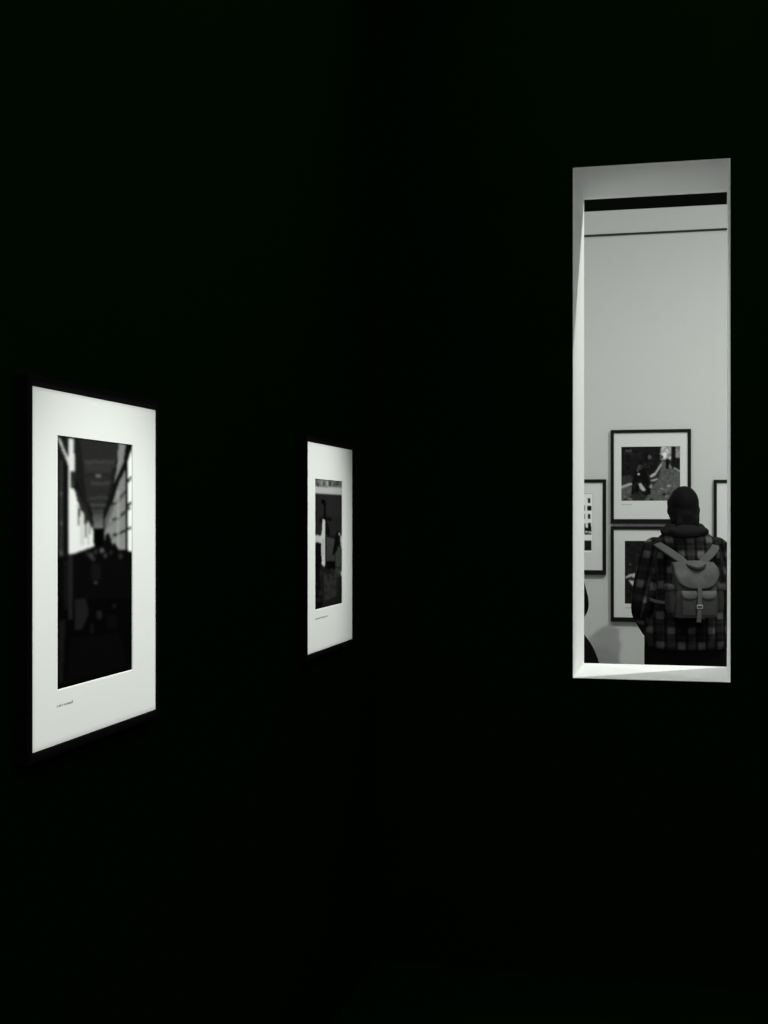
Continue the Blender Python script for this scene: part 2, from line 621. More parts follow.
def paint_pavement():
    c = Canvas([(621.3, 447.1), (680, 446.5), (680, 500.4), (621.3, 500.9)], 100, 92, 42)
    c.view = (610, 440, 9.6)
    c.poly([(100, 60), (505, 60), (490, 205), (400, 345), (300, 300), (100, 420)], 27)
    c.speck(110, 70, 480, 330, 90, 6, 26, 14, 48, 0.6)
    c.disc(380, 165, 16, 84, 22)
    for x in (160, 180, 200):
        c.disc(x, 105, 7, 96, 10)
    c.poly([(500, 195), (560, 220), (680, 300), (680, 590), (330, 590), (390, 480), (470, 370)], 80)
    c.speck(420, 300, 670, 570, 60, 6, 18, 68, 92, 0.5)
    c.poly([(490, 60), (592, 60), (586, 190), (488, 195)], 150)
    c.speck(490, 66, 585, 185, 26, 6, 16, 90, 215, 0.7)
    c.disc(525, 145, 22, 205, 30)
    c.disc(500, 165, 10, 30, 16)
    c.rect(630, 60, 680, 175, 118)
    c.speck(635, 66, 675, 170, 14, 5, 12, 60, 160, 0.7)
    c.rect(590, 60, 628, 270, 24)
    c.rect(540, 180, 566, 276, 16)
    c.poly([(618, 170), (680, 175), (680, 300), (618, 270)], 26)
    c.poly([(566, 240), (600, 270), (580, 265)], 170)
    c.line(615, 265, 675, 302, 12, 150)
    c.poly([(505, 205), (495, 245), (440, 335), (398, 362), (380, 345), (432, 312), (480, 240)], 165)
    c.poly([(100, 350), (200, 335), (215, 400), (100, 430)], 48)
    c.poly([(100, 442), (205, 408), (218, 428), (100, 470)], 152)
    c.poly([(100, 468), (212, 438), (200, 525), (100, 590)], 78)
    c.speck(110, 460, 205, 575, 20, 8, 18, 60, 120, 0.6)
    c.poly([(240, 300), (285, 250), (340, 285), (380, 390), (392, 520), (335, 532), (290, 485), (240, 520), (203, 515), (215, 400)], 18)
    c.disc(290, 262, 26, 66, 22)
    c.disc(265, 292, 12, 80)
    c.disc(276, 328, 12, 200, 10)
    c.poly([(272, 415), (300, 412), (346, 478), (328, 498), (290, 470)], 165)
    c.poly([(385, 388), (465, 364), (452, 386), (400, 396)], 160)
    c.disc(392, 440, 18, 125, 24)
    c.disc(390, 420, 7, 20)
    c.speck(215, 260, 390, 520, 40, 5, 14, 12, 50, 0.6)
    c.disc(276, 328, 11, 200, 9)
    c.poly([(276, 420), (298, 414), (342, 478), (328, 494), (292, 468)], 160)
    for x, y, r, v in ((520, 520, 18, 18), (545, 540, 12, 150), (560, 515, 14, 20), (500, 470, 16, 130), (565, 440, 20, 140),
                       (625, 440, 12, 130), (470, 495, 12, 120), (540, 480, 12, 120), (590, 470, 10, 60), (400, 572, 20, 30)):
        c.disc(x, y, r, v, r * 0.55)
    c.blur(1)
    c.grain(0.10, 2)
    c.blur(1)
    c.grain(0.05)
    return c


def paint_undergrowth():
    c = Canvas([(624.8, 541), (677, 540.6), (677, 604.5), (624.8, 604.5)], 70, 84, 28)
    c.view = (0, 0, 1)
    c.speck(625, 541, 677, 604, 120, 0.8, 2.8, 12, 52, 0.6)
    c.view = (625, 550, 10.25)
    c.disc(50, 150, 10, 90)
    c.poly([(50, 250), (112, 240), (104, 285), (85, 290), (70, 270), (0, 300), (0, 285)], 165)
    c.poly([(36, 312), (98, 322), (82, 380)], 172)
    c.rect(95, 380, 140, 640, 14)
    c.blur(1)
    c.grain(0.1)
    return c


def paint_strip():
    c = Canvas([(540, 494), (592.3, 494), (592.3, 552), (540, 552)], 90, 100, 218)
    c.view = (580, 490, 10.23)
    for k in range(6):                       # the same little column repeats across the sheet
        dx = -k * 95
        for x0, y0, x1, y1 in ((78, 88, 105, 132), (76, 165, 116, 214), (80, 250, 104, 298), (42, 250, 52, 298), (44, 160, 52, 212)):
            c.rect(x0 + dx, y0, x1 + dx, y1, 22)
        c.poly([(42 + dx, 340), (54 + dx, 345), (58 + dx, 385), (80 + dx, 390), (78 + dx, 340), (114 + dx, 336), (108 + dx, 360), (118 + dx, 385), (116 + dx, 425), (100 + dx, 430), (118 + dx, 455), (42 + dx, 455)], 24)
        for _ in range(14):
            c.disc(rng.uniform(44, 116) + dx, rng.uniform(420, 458), 6, 190)
        c.rect(44 + dx, 516, 119 + dx, 618, 28)
    c.blur(1)
    return c


def paint_plain():
    c = Canvas([(0, 0), (1, 0), (1, 1), (0, 1)], 60, 70, 60)
    c.view = (0, 0, 1)
    c.rect(-0.1, -0.1, 1.1, 0.4, 150)
    c.speck(0, 0.4, 1, 1, 60, 0.02, 0.08, 25, 90)
    c.blur(1)
    return c


def picture(name, label, cat, group, origin, rotz, W, H, rail, depth, cv, pw, ph, px, pz, mats, white, albedo,
            caption=None, bottom_rail=None, recess=0.007):
    """framed picture: outer size W x H, facing local -y, its back on y = 0; print centre offset (px, pz)"""
    root = empty(name, origin, rotz)
    tag(root, label, cat, group)
    fm, mm = mats
    bm = bmesh.new()
    br = bottom_rail or rail
    o_ = [(-W / 2, -H / 2), (W / 2, -H / 2), (W / 2, H / 2), (-W / 2, H / 2)]
    i_ = [(-W / 2 + rail, -H / 2 + br), (W / 2 - rail, -H / 2 + br), (W / 2 - rail, H / 2 - rail), (-W / 2 + rail, H / 2 - rail)]
    prof = []
    for k in range(4):
        ox, oz = o_[k]
        ix, iz = i_[k]
        e = 0.0015
        sx, sz = math.copysign(e, ox), math.copysign(e, oz)
        prof.append([bm.verts.new(p) for p in ((ox, 0, oz), (ox, -depth + e, oz), (ox - sx, -depth, oz - sz),
                                               (ix + sx, -depth, iz + sz), (ix, -depth + e, iz), (ix, 0, iz))])
    for k in range(4):
        A, B = prof[k], prof[(k + 1) % 4]
        for j in range(6):
            bm.faces.new((A[j], B[j], B[(j + 1) % 6], A[(j + 1) % 6]))
    bmesh.ops.recalc_face_normals(bm, faces=bm.faces)
    obj('frame', bm, fm, root)
    # mat board with a bevelled window
    ym = -depth + recess
    bm = bmesh.new()
    x0, x1, z0, z1 = i_[0][0], i_[1][0], i_[0][1], i_[2][1]
    ax0, ax1, az0, az1 = px - pw / 2, px + pw / 2, pz - ph / 2, pz + ph / 2
    bv = 0.0012
    loops = [[(x0, ym + 0.003, z0), (x1, ym + 0.003, z0), (x1, ym + 0.003, z1), (x0, ym + 0.003, z1)],
             [(x0, ym, z0), (x1, ym, z0), (x1, ym, z1), (x0, ym, z1)],
             [(ax0 - bv, ym, az0 - bv), (ax1 + bv, ym, az0 - bv), (ax1 + bv, ym, az1 + bv), (ax0 - bv, ym, az1 + bv)],
             [(ax0, ym + 0.0016, az0), (ax1, ym + 0.0016, az0), (ax1, ym + 0.0016, az1), (ax0, ym + 0.0016, az1)],
             [(ax0, ym + 0.003, az0), (ax1, ym + 0.003, az0), (ax1, ym + 0.003, az1), (ax0, ym + 0.003, az1)]]
    L = [[bm.verts.new(p) for p in l] for l in loops]
    for a in range(5):
        A, B = L[a], L[(a + 1) % 5]
        for k in range(4):
            bm.faces.new((A[k], A[(k + 1) % 4], B[(k + 1) % 4], B[k]))
    bmesh.ops.recalc_face_normals(bm, faces=bm.faces)
    obj('mat', bm, mm, root)
    po = obj('print', print_mesh(cv, pw - 0.0002, ph - 0.0002, white, albedo), M_PRINT, root)
    po.location = (px, ym + 0.0022, pz)
    bm = bmesh.new()
    box(bm, (x0, ym + 0.0036, z0), (x1, ym + 0.0066, z1))
    obj('backing', bm, mm, root)
    if caption:
        cx, cz, cw, chh = caption
        bm = bmesh.new()
        x = cx
        while x < cx + cw:
            w = random.uniform(0.25, 0.8) * chh
            hh = chh * random.choice((0.6, 0.6, 1.0, 0.9))
            box(bm, (x, ym - 0.0003, cz - chh / 2), (x + w, ym, cz - chh / 2 + hh))
            x += w + chh * random.choice((0.22, 0.22, 0.22, 0.75))
        obj('caption', bm, M_INK, root)
    return root


# --- the two spot-lit prints in the dark room (mat size 0.50 x 0.60)
RAIL, DEP = 0.018, 0.022


def dark_picture(label, y0, y1, z0, z1, quad_print, cv, caption_px):
    Xm = XL + DEP - 0.0012                             # plane of the mat
    W, H = y1 - y0, z1 - z0
    yc, zc = (y0 + y1) / 2, (z0 + z1) / 2
    # facing +x: local x runs along -y?  rotation +90 deg about z sends local -y to +x and local x to +y
    p = [on_left(x, y, Xm) for x, y in quad_print]
    ya, yb = (p[0].y + p[3].y) / 2, (p[1].y + p[2].y) / 2
    zt, zb = (p[0].z + p[1].z) / 2, (p[2].z + p[3].z) / 2
    c0 = on_left(*caption_px[0], Xm)
    c1 = on_left(*caption_px[1], Xm)
    cap = (c0.y - yc, (c0.z + c1.z) / 2 - zc, c1.y - c0.y, caption_px[2])
    picture('framed_print', label, 'picture', None, (XL, yc, zc), math.pi / 2, W + 2 * RAIL, H + 2 * RAIL, RAIL, DEP, cv,
            yb - ya, zt - zb, (ya + yb) / 2 - yc, (zt + zb) / 2 - zc, (M_DFRAME, M_MAT), 215, 0.80, cap, None, 0.0012)
    return (Xm, y0, y1, z0, z1)


Xm = XL + DEP - 0.0012
A0 = on_left(32.3, 386.5, Xm); A1 = on_left(155.5, 409.8, Xm); A2 = on_left(155.5, 710.2, Xm); A3 = on_left(31.8, 752.3, Xm)
PA = (A0.y, A1.y, (A2.z + A3.z) / 2, (A0.z + A1.z) / 2)
B0 = on_left(307.5, 441.7, Xm); B1 = on_left(352.2, 450, Xm); B2 = on_left(352.2, 638.8, Xm); B3 = on_left(307.5, 655, Xm)
PB = (B0.y, B1.y, (B2.z + B3.z) / 2, (B0.z + B1.z) / 2)
r1 = dark_picture('large spot-lit white-matted print of a tall covered walkway over a dark crowd',
                  *PA, [(58.2, 435.7), (132.6, 445.6), (132.8, 670), (57.6, 689.4)], paint_colonnade(),
                  ((57, 706), (72, 701.5), 0.0050))
r2 = dark_picture('spot-lit white-matted print of dark standing figures round a pale upright cloth',
                  *PB, [(315.3, 479.1), (342.4, 481.6), (342.5, 603.3), (315.4, 609.6)], paint_procession(),
                  ((315.3, 618.8), (328, 616), 0.0042))


# --- framed pictures in the lit gallery
GD = 0.02


def gallery_picture(label, x0, y0, x1, y1, prn, cv, caption=None, rail_px=3.3, brail_px=4.6):
    Yp = YF - GD
    a, b = on_back(x0, y0, Yp), on_back(x1, y1, Yp)
    a.z = on_back((x0 + x1) / 2, y0, Yp).z
    b.z = on_back((x0 + x1) / 2, y1, Yp).z
    W, H = b.x - a.x, a.z - b.z
    xc, zc = (a.x + b.x) / 2, (a.z + b.z) / 2
    s = W / (x1 - x0)
    p, q = on_back(prn[0], prn[1], Yp + 0.006), on_back(prn[2], prn[3], Yp + 0.006)
    cap = None
    if caption:
        c = on_back(caption[0], caption[1], Yp + 0.006)
        cap = (c.x - xc, c.z - zc, caption[2] * s, 0.005)
    return picture('framed_photograph', label, 'picture', 'black framed photographs on the gallery wall', (xc, YF, zc), 0,
                   W, H, rail_px * s, GD, cv, q.x - p.x, p.z - q.z, (p.x + q.x) / 2 - xc, (p.z + q.z) / 2 - zc,
                   (M_FRAME, M_MAT_FAR), 190, 0.74, cap, brail_px * s)


gallery_picture('black framed photograph of a figure sitting beside a pavement, hung highest on the gallery wall',
                610.6, 429.4, 691, 523.6, (621.3, 447, 680, 500.7), paint_pavement(), (621.5, 504.5, 10))
gallery_picture('black framed dark photograph below the pavement photograph, half hidden by the person',
                610.6, 526.4, 691, 622.4, (624.8, 541, 677, 604.5), paint_undergrowth(), (625, 607.8, 8))
gallery_picture('black framed sheet of small dark images cut off by the left side of the opening',
                526, 479.5, 606, 574.5, (540, 494, 592.3, 552), paint_strip())
gallery_picture('black framed picture of which only the left edge shows at the right of the opening',
                713.6, 479.5, 794, 574.5, (734, 502, 774, 552), paint_plain())


# ------------------------------------------------------------------ people
def hand(bm, wrist, direction, palm_n, s=1.0):
    """palm, four unequal fingers curling towards palm_n, thumb from the side of the palm"""
    w = Vector(wrist)
    d = Vector(direction).normalized()
    n = Vector(palm_n)
    n = (n - d * n.dot(d)).normalized()
    side = d.cross(n)
    for k in (-1.5, -0.5, 0.5, 1.5):                      # palm: four metacarpal rods
        a = w + side * k * 0.010 * s
        e = w + d * 0.085 * s + side * k * 0.020 * s
        tube(bm, [(*a, 0.016 * s), (*((a + e) / 2), 0.0145 * s), (*e, 0.0115 * s)], 10, 3)
    for k, L in ((-1.5, 0.060), (-0.5, 0.075), (0.5, 0.080), (1.5, 0.072)):
        a = w + d * 0.085 * s + side * k * 0.021 * s
        b_ = a + (d * 0.80 + n * 0.45 + side * k * 0.05) * L * 0.45 * s
        c = b_ + (d * 0.35 + n * 0.85) * L * 0.32 * s
        e = c + (d * -0.1 + n * 0.95) * L * 0.25 * s
        tube(bm, [(*a, 0.0098 * s), (*b_, 0.009 * s), (*c, 0.008 * s), (*e, 0.0068 * s)], 10, 3)
    a = w + d * 0.025 * s + side * 0.028 * s
    b_ = a + (d * 0.6 + side * 0.6 + n * 0.4) * 0.040 * s
    c = b_ + (d * 0.75 + n * 0.5) * 0.030 * s
    e = c + (d * 0.7 + n * 0.5) * 0.022 * s
    tube(bm, [(*a, 0.014 * s), (*b_, 0.0115 * s), (*c, 0.010 * s), (*e, 0.008 * s)], 10, 3)


def body(arms, head_c, hips=0.15, hand_s=1.0):
    bm = bmesh.new()
    hx, hy, hz = head_c
    # trunk
    loft(bm, [(0.80, 0, 0, hips * 0.75, 0.09), (0.90, 0, 0, hips, 0.105), (1.03, 0, 0, 0.125, 0.095), (1.20, 0, 0, 0.15, 0.105),
              (1.32, 0, 0, 0.155, 0.095), (1.385, 0, 0.005, 0.09, 0.06)], 28)
    tube(bm, [(0, 0.0, 1.34, 0.062), (0, 0.01, 1.42, 0.056), (hx * 0.7, hy * 0.6, hz - 0.09, 0.054), (hx, hy * 0.8, hz - 0.03, 0.06)])
    # head: skull, jaw, nose, brow, lips, ears
    ball(bm, (hx, hy - 0.012, hz + 0.018), (0.072, 0.092, 0.092))
    ball(bm, (hx, hy + 0.025, hz - 0.045), (0.058, 0.062, 0.066))
    tube(bm, [(hx, hy + 0.078, hz + 0.015, 0.009), (hx, hy + 0.097, hz - 0.018, 0.013), (hx, hy + 0.088, hz - 0.026, 0.012)], 10)
    tube(bm, [(hx - 0.045, hy + 0.070, hz + 0.020, 0.009), (hx, hy + 0.083, hz + 0.026, 0.010), (hx + 0.045, hy + 0.070, hz + 0.020, 0.009)], 10)
    tube(bm, [(hx - 0.020, hy + 0.078, hz - 0.058, 0.006), (hx, hy + 0.086, hz - 0.056, 0.008), (hx + 0.020, hy + 0.078, hz - 0.058, 0.006)], 10)
    ball(bm, (hx, hy + 0.068, hz - 0.096), (0.020, 0.018, 0.016))
    for s in (-1, 1):
        ball(bm, (hx + s * 0.075, hy - 0.008, hz - 0.012), (0.011, 0.019, 0.032), 14)
        ball(bm, (hx + s * 0.033, hy + 0.066, hz + 0.0), (0.014, 0.012, 0.010), 12)
    # arms and hands
    for s, (sh, el, wr) in zip((-1, 1), arms):
        tube(bm, [(*sh, 0.058), (*(0.5 * (Vector(sh) + Vector(el))), 0.048), (*el, 0.041), (*(0.5 * (Vector(el) + Vector(wr))), 0.038), (*wr, 0.028)])
        d = (Vector(wr) - Vector(el)).normalized()
        hand(bm, wr, d, (-s * 0.9, 0.1, 0.1), hand_s)
    # legs and feet
    for s in (-1, 1):
        tube(bm, [(s * 0.085, 0, 0.86, 0.088), (s * 0.092, 0.008, 0.66, 0.073), (s * 0.095, 0.012, 0.47, 0.054),
                  (s * 0.098, -0.012, 0.33, 0.052), (s * 0.10, -0.015, 0.10, 0.036)])
        tube(bm, [(s * 0.10, -0.045, 0.045, 0.034), (s * 0.105, 0.05, 0.045, 0.036), (s * 0.112, 0.14, 0.032, 0.028)], 12)
    return fuse(bm, 0.0065, 3)


def trousers(hip=0.172):
    bm = bmesh.new()
    loft(bm, [(0.66, 0, 0, hip * 0.96, 0.115), (0.78, 0, 0, hip, 0.125), (0.90, 0, 0, hip * 0.99, 0.13), (0.99, 0, 0, 0.155, 0.115)], 28)
    for s in (-1, 1):
        tube(bm, [(s * (hip - 0.084), 0, 0.84, 0.105), (s * (hip - 0.078), 0.006, 0.62, 0.094), (s * 0.096, 0.008, 0.45, 0.074),
                  (s * 0.10, -0.008, 0.28, 0.070), (s * 0.10, -0.012, 0.11, 0.064)])
    return fuse(bm, 0.011, 6)


def shoe(s):
    bm = bmesh.new()
    tube(bm, [(s * 0.10, -0.055, 0.048, 0.042), (s * 0.104, 0.03, 0.052, 0.045), (s * 0.112, 0.13, 0.038, 0.036), (s * 0.114, 0.175, 0.034, 0.030)])
    tube(bm, [(s * 0.10, -0.02, 0.06, 0.044), (s * 0.10, -0.015, 0.12, 0.046)])
    me = fuse(bm, 0.008, 4)
    for v in me.vertices:
        v.co.z = max(v.co.z, 0.0)
    return me


def clothing_uv(me, arms, spread=0.0):
    """warp and weft coordinates of the cloth, turned along each sleeve"""
    n = len(me.vertices)
    buf = np.zeros((n, 3), np.float32)
    for i, v in enumerate(me.vertices):
        p = v.co
        best = None
        for s, (sh, el, wr) in zip((-1, 1), arms):
            L0 = 0.0
            for a, b_ in ((sh, el), (el, wr)):
                A, B = Vector(a), Vector(b_)
                ab = B - A
                t = max(0.0, min(1.0, (p - A).dot(ab) / ab.length_squared))
                dd = (p - A - ab * t).length
                if best is None or dd < best[0]:
                    ax = ab.normalized()
                    side = ax.cross(Vector((0, 1, 0))).normalized()
                    r = p - A - ab * t
                    ang = math.atan2(r.dot(side), -r.dot(ax.cross(side)) * 1.0)
                    best = (dd, ang * 0.062 + 0.015 * s, -(L0 + t * ab.length) + 0.02)
                L0 += ab.length
        on_sleeve = best[0] < 0.082 and abs(p.x) > 0.155 and p.z < 1.36
        if on_sleeve:
            buf[i] = (best[1], best[2], 0)
        else:
            buf[i] = (p.x + (0.3 if p.y > 0.02 else 0), p.z, 0)
    at = me.attributes.new('cloth_uv', 'FLOAT_VECTOR', 'POINT')
    at.data.foreach_set('vector', buf.ravel())


def place_px(px, Y):
    p = on_back(px, HORIZON, Y)
    return (p.x, Y, 0)


# --- the visitor with the backpack
TURN = math.radians(12)
P1 = empty('person', place_px(685.5, 7.4), TURN)
tag(P1, 'person seen from behind in dark plaid jacket, hands in front pockets, wearing a grey backpack', 'person')
arms = [((-0.165, 0.0, 1.315), (-0.240, -0.025, 1.00), (-0.165, 0.13, 0.86)),
        ((0.165, 0.0, 1.315), (0.235, -0.025, 1.00), (0.165, 0.13, 0.86))]
HC = (-0.007, 0.03, 1.553)
obj('body', body(arms, HC), M_SKIN, P1, True)
obj('trousers', trousers(0.205), M_TROUSER, P1, True)
for s in (-1, 1):
    obj('shoe', shoe(s), M_SHOE, P1, True)
# jacket
bm = bmesh.new()
loft(bm, [(0.780, 0.004, 0, 0.220, 0.155), (0.83, 0.004, 0, 0.228, 0.160), (0.95, 0.002, 0, 0.218, 0.153), (1.08, 0, 0, 0.204, 0.142),
          (1.22, 0, 0, 0.205, 0.145), (1.31, 0, 0, 0.198, 0.135), (1.38, 0, 0.0, 0.155, 0.108), (1.425, 0, 0.005, 0.105, 0.090)], 40)
for sh, el, wr in arms:
    sh, el, wr = Vector(sh), Vector(el), Vector(wr)
    tube(bm, [(*sh, 0.078), (*(sh.lerp(el, 0.5) + Vector((-0.008 if sh.x < 0 else 0.008, 0, 0))), 0.073), (*el, 0.064),
              (*el.lerp(wr, 0.5), 0.062), (*el.lerp(wr, 0.93), 0.052)])
    # folds where the sleeve bunches at the elbow
    for k in range(3):
        q = el.lerp(sh, 0.08 + 0.13 * k)
        tube(bm, [(q.x - 0.045, q.y - 0.035, q.z + 0.012, 0.02), (q.x, q.y - 0.055, q.z, 0.022), (q.x + 0.045, q.y - 0.03, q.z + 0.02, 0.018)], 8)
for a in range(14):                                    # soft vertical drape above the hem
    t = a / 14 * 2 * math.pi
    tube(bm, [(0.200 * math.cos(t), 0.138 * math.sin(t), 0.80, 0.020), (0.195 * math.cos(t), 0.135 * math.sin(t), 0.92, 0.010)], 8)
jm = fuse(bm, 0.0095, 5)
clothing_uv(jm, arms)
obj('jacket', jm, M_PLAID, P1, True)
# hood lying round the neck
bm = bmesh.new()
for rx, ry, z, rr in ((0.084, 0.078, 1.440, 0.026), (0.112, 0.092, 1.420, 0.021)):
    ring = []
    for k in range(16):
        t = k / 16 * 2 * math.pi
        ring.append((-0.006 + rx * math.cos(t), -0.004 + ry * math.sin(t), z + 0.010 * math.sin(t), rr + 0.005 * max(0, -math.sin(t))))
    tube(bm, ring, 12, 3, closed=True)
tube(bm, [(-0.09, -0.088, 1.425, 0.018), (0, -0.104, 1.418, 0.020), (0.09, -0.088, 1.425, 0.018)])
obj('hood', fuse(bm, 0.007, 4), M_HOOD, P1, True)
# hair: cap drawn back into a low bun
bm = bmesh.new()
hx = HC[0]
ball(bm, (hx, HC[1] - 0.020, HC[2] + 0.020), (0.081, 0.104, 0.098), 28)
ball(bm, (hx, HC[1] - 0.034, HC[2] - 0.022), (0.079, 0.086, 0.074), 28)
tube(bm, [(hx, HC[1] - 0.06, HC[2] - 0.05, 0.068), (hx + 0.002, HC[1] - 0.050, HC[2] - 0.090, 0.060), (hx + 0.004, HC[1] - 0.045, HC[2] - 0.12, 0.052)])
for s in (-1, 1):
    tube(bm, [(hx + s * 0.066, HC[1] + 0.01, HC[2] + 0.03, 0.022), (hx + s * 0.066, HC[1] - 0.02, HC[2] - 0.03, 0.020), (hx + s * 0.055, HC[1] - 0.055, HC[2] - 0.075, 0.024)])
    ball(bm, (hx + s * 0.081, HC[1] - 0.012, HC[2] - 0.018), (0.010, 0.018, 0.026), 12)
for k in range(9):
    x = -0.048 + 0.012 * k
    tube(bm, [(hx + x * 0.9, HC[1] - 0.105, HC[2] - 0.055, 0.013), (hx + x * 1.2 + random.uniform(-0.008, 0.008), HC[1] - 0.112, HC[2] - 0.090, 0.011),
              (hx + x * 1.45 + random.uniform(-0.012, 0.012), HC[1] - 0.105, HC[2] - 0.120 + random.uniform(-0.02, 0.015), 0.006)], 8)
obj('hair', fuse(bm, 0.006, 3), M_HAIR, P1, True)

# --- the backpack on the visitor's back
BP = empty('backpack', P1.location, TURN + math.radians(5))
R0 = Matrix.Rotation(TURN, 4, 'Z')
BP.location = Vector(P1.location) + R0 @ Vector((-0.004, -0.155, 0.965))
BP.scale = (0.91, 0.95, 0.88)
tag(BP, 'grey canvas backpack with flap, two pockets and a buckled strap, on the person in plaid', 'backpack')
bm = bmesh.new()
loft(bm, [(0.0, 0, -0.065, 0.112, 0.056), (0.015, 0, -0.068, 0.126, 0.067), (0.10, 0, -0.070, 0.128, 0.074), (0.22, 0, -0.062, 0.122, 0.064),
          (0.30, 0, -0.052, 0.108, 0.048), (0.318, 0, -0.048, 0.095, 0.038)], 40, 5, 4.5)
obj('pack_body', bm, M_PACK, BP, True)
# flap over the top
bm = bmesh.new()
NU, path = 17, []
prof = catmull([(0.000, 0.298), (-0.020, 0.330), (-0.062, 0.338), (-0.105, 0.312), (-0.134, 0.268), (-0.147, 0.220), (-0.150, 0.176)], 5)
rows = []
for j, (y, z) in enumerate(prof):
    t = j / (len(prof) - 1)
    row = []
    for i in range(NU):
        u = -1 + 2 * i / (NU - 1)
        half = 0.112 + 0.020 * min(1, t * 1.6) - 0.016 * max(0, t - 0.75) * 4
        drop = max(0, t - 0.45) / 0.55
        zz = z + 0.048 * abs(u) ** 3 * drop - 0.012 * u * u * (1 - drop)
        yy = y + 0.022 * u ** 4 + 0.006 * math.sin(u * 5 + t * 4) * (0.4 + 0.3 * t)
        row.append(bm.verts.new((half * u, yy, zz)))
    rows.append(row)
for A, B in zip(rows, rows[1:]):
    for i in range(NU - 1):
        bm.faces.new((A[i], A[i + 1], B[i + 1], B[i]))
bmesh.ops.recalc_face_normals(bm, faces=bm.faces)
fl = obj('flap', bm, M_FLAP, BP, True)
so = fl.modifiers.new('thick', 'SOLIDIFY'); so.thickness = 0.005; so.offset = 1
# two front pockets, each with a flap
for s in (-1, 1):
    cx = s * 0.056
    p = obj('front_pocket', rbox((cx - 0.044, -0.160, 0.012), (cx + 0.044, -0.120, 0.158), 0.012), M_PACK, BP, True)
    bm = bmesh.new()
    rows = []
    for j in range(7):
        t = j / 6
        row = []
        for i in range(9):
            u = -1 + 2 * i / 8
            row.append(bm.verts.new((cx + u * (0.047 - 0.006 * max(0, t - 0.7) * 3), -0.150 - 0.015 * math.sin(min(1, t * 1.8) * math.pi / 2) + 0.006 * u ** 4,
                                     0.164 - 0.048 * t + 0.012 * abs(u) ** 3 * t)))
        rows.append(row)
    for A, B in zip(rows, rows[1:]):
        for i in range(8):
            bm.faces.new((A[i], A[i + 1], B[i + 1], B[i]))
    bmesh.ops.recalc_face_normals(bm, faces=bm.faces)
    f = obj('pocket_flap', bm, M_FLAP, p, True)
    so = f.modifiers.new('thick', 'SOLIDIFY'); so.thickness = 0.004; so.offset = 0
# side pockets
for s in (-1, 1):
    bm = bmesh.new()
    loft(bm, [(0.03, s * 0.138, -0.068, 0.020, 0.042), (0.06, s * 0.142, -0.068, 0.026, 0.048), (0.14, s * 0.142, -0.066, 0.026, 0.047),
              (0.185, s * 0.136, -0.064, 0.022, 0.044), (0.20, s * 0.132, -0.064, 0.012, 0.036)], 24, 4, 3)
    p = obj('side_pocket', bm, M_PACKSIDE, BP, True)
    obj('pocket_flap', rbox((s * 0.145 - 0.029, -0.118, 0.160), (s * 0.145 + 0.024, -0.014, 0.205), 0.018), M_PACK, p, True)
# closing strap with buckle
bm = bmesh.new()
ribbon(bm, [(0.004, -0.156, 0.185, 0, -1, 0), (0.003, -0.160, 0.150, 0, -1, 0), (0.002, -0.160, 0.10, 0, -1, 0), (0.0, -0.162, 0.06, 0, -1, 0),
            (-0.001, -0.163, 0.02, 0, -1, 0), (-0.004, -0.160, -0.022, 0, -1, 0)], 0.026, 0.004)
st = obj('closing_strap', bm, M_STRAP, BP)
bm = bmesh.new()
for a, b_ in (((-0.018, 0.076), (0.018, 0.083)), ((-0.018, 0.060), (0.018, 0.063)), ((-0.018, 0.060), (-0.0145, 0.083)), ((0.0145, 0.060), (0.018, 0.083))):
    box(bm, (a[0], -0.1715, a[1]), (b_[0], -0.1675, b_[1]))
obj('buckle', bm, M_METAL, st)
# carrying handle
bm = bmesh.new()
tube(bm, [(-0.056, -0.098, 0.318, 0.007), (-0.036, -0.128, 0.306, 0.009), (0, -0.140, 0.296, 0.010), (0.036, -0.128, 0.306, 0.009), (0.056, -0.098, 0.318, 0.007)], 10)
obj('handle', bm, M_PACKSIDE, BP, True)
# shoulder straps: from the top of the pack over the shoulders and back under the arms
for s in (-1, 1):
    bm = bmesh.new()
    off = 0.004                                       # person's centre line in pack coordinates

    def q(x, y, z, *n):
        return (s * x + off * 0.8, y + 0.155, z - 0.965, s * n[0], n[1], n[2])
    ribbon(bm, [q(0.030, -0.205, 1.262, 0, -0.8, 0.6), q(0.066, -0.185, 1.305, 0, -0.85, 0.5), q(0.118, -0.158, 1.348, 0.1, -0.8, 0.5),
                q(0.160, -0.105, 1.385, 0.3, -0.5, 0.85), q(0.170, -0.030, 1.402, 0.3, 0, 1), q(0.160, 0.06, 1.385, 0.2, 0.5, 0.85),
                q(0.140, 0.150, 1.31, 0, 1, 0.3), q(0.140, 0.185, 1.22, 0, 1, 0)], 0.048, 0.010)
    ribbon(bm, [q(0.140, 0.187, 1.23, 0, 1, 0), q(0.170, 0.170, 1.16, 0.4, 0.9, 0), q(0.222, 0.06, 1.10, 1, 0.2, 0), q(0.226, -0.04, 1.07, 1, -0.3, 0),
                q(0.200, -0.120, 1.055, 0.8, -0.6, 0), q(0.150, -0.165, 1.05, 0.3, -1, 0), q(0.110, -0.175, 1.05, 0, -1, 0)], 0.018, 0.004)
    o = obj('shoulder_strap', bm, M_STRAP, BP)
    bm = bmesh.new()
    c = Vector(q(0.056, -0.198, 1.295, 0, 0, 0)[:3])
    box(bm, c - Vector((0.006, 0.006, 0.006)), c + Vector((0.006, 0.003, 0.006)))
    bmesh.ops.bevel(bm, geom=list(bm.edges), offset=0.002, segments=2, affect='EDGES')
    obj('rivet', bm, M_METAL, o)

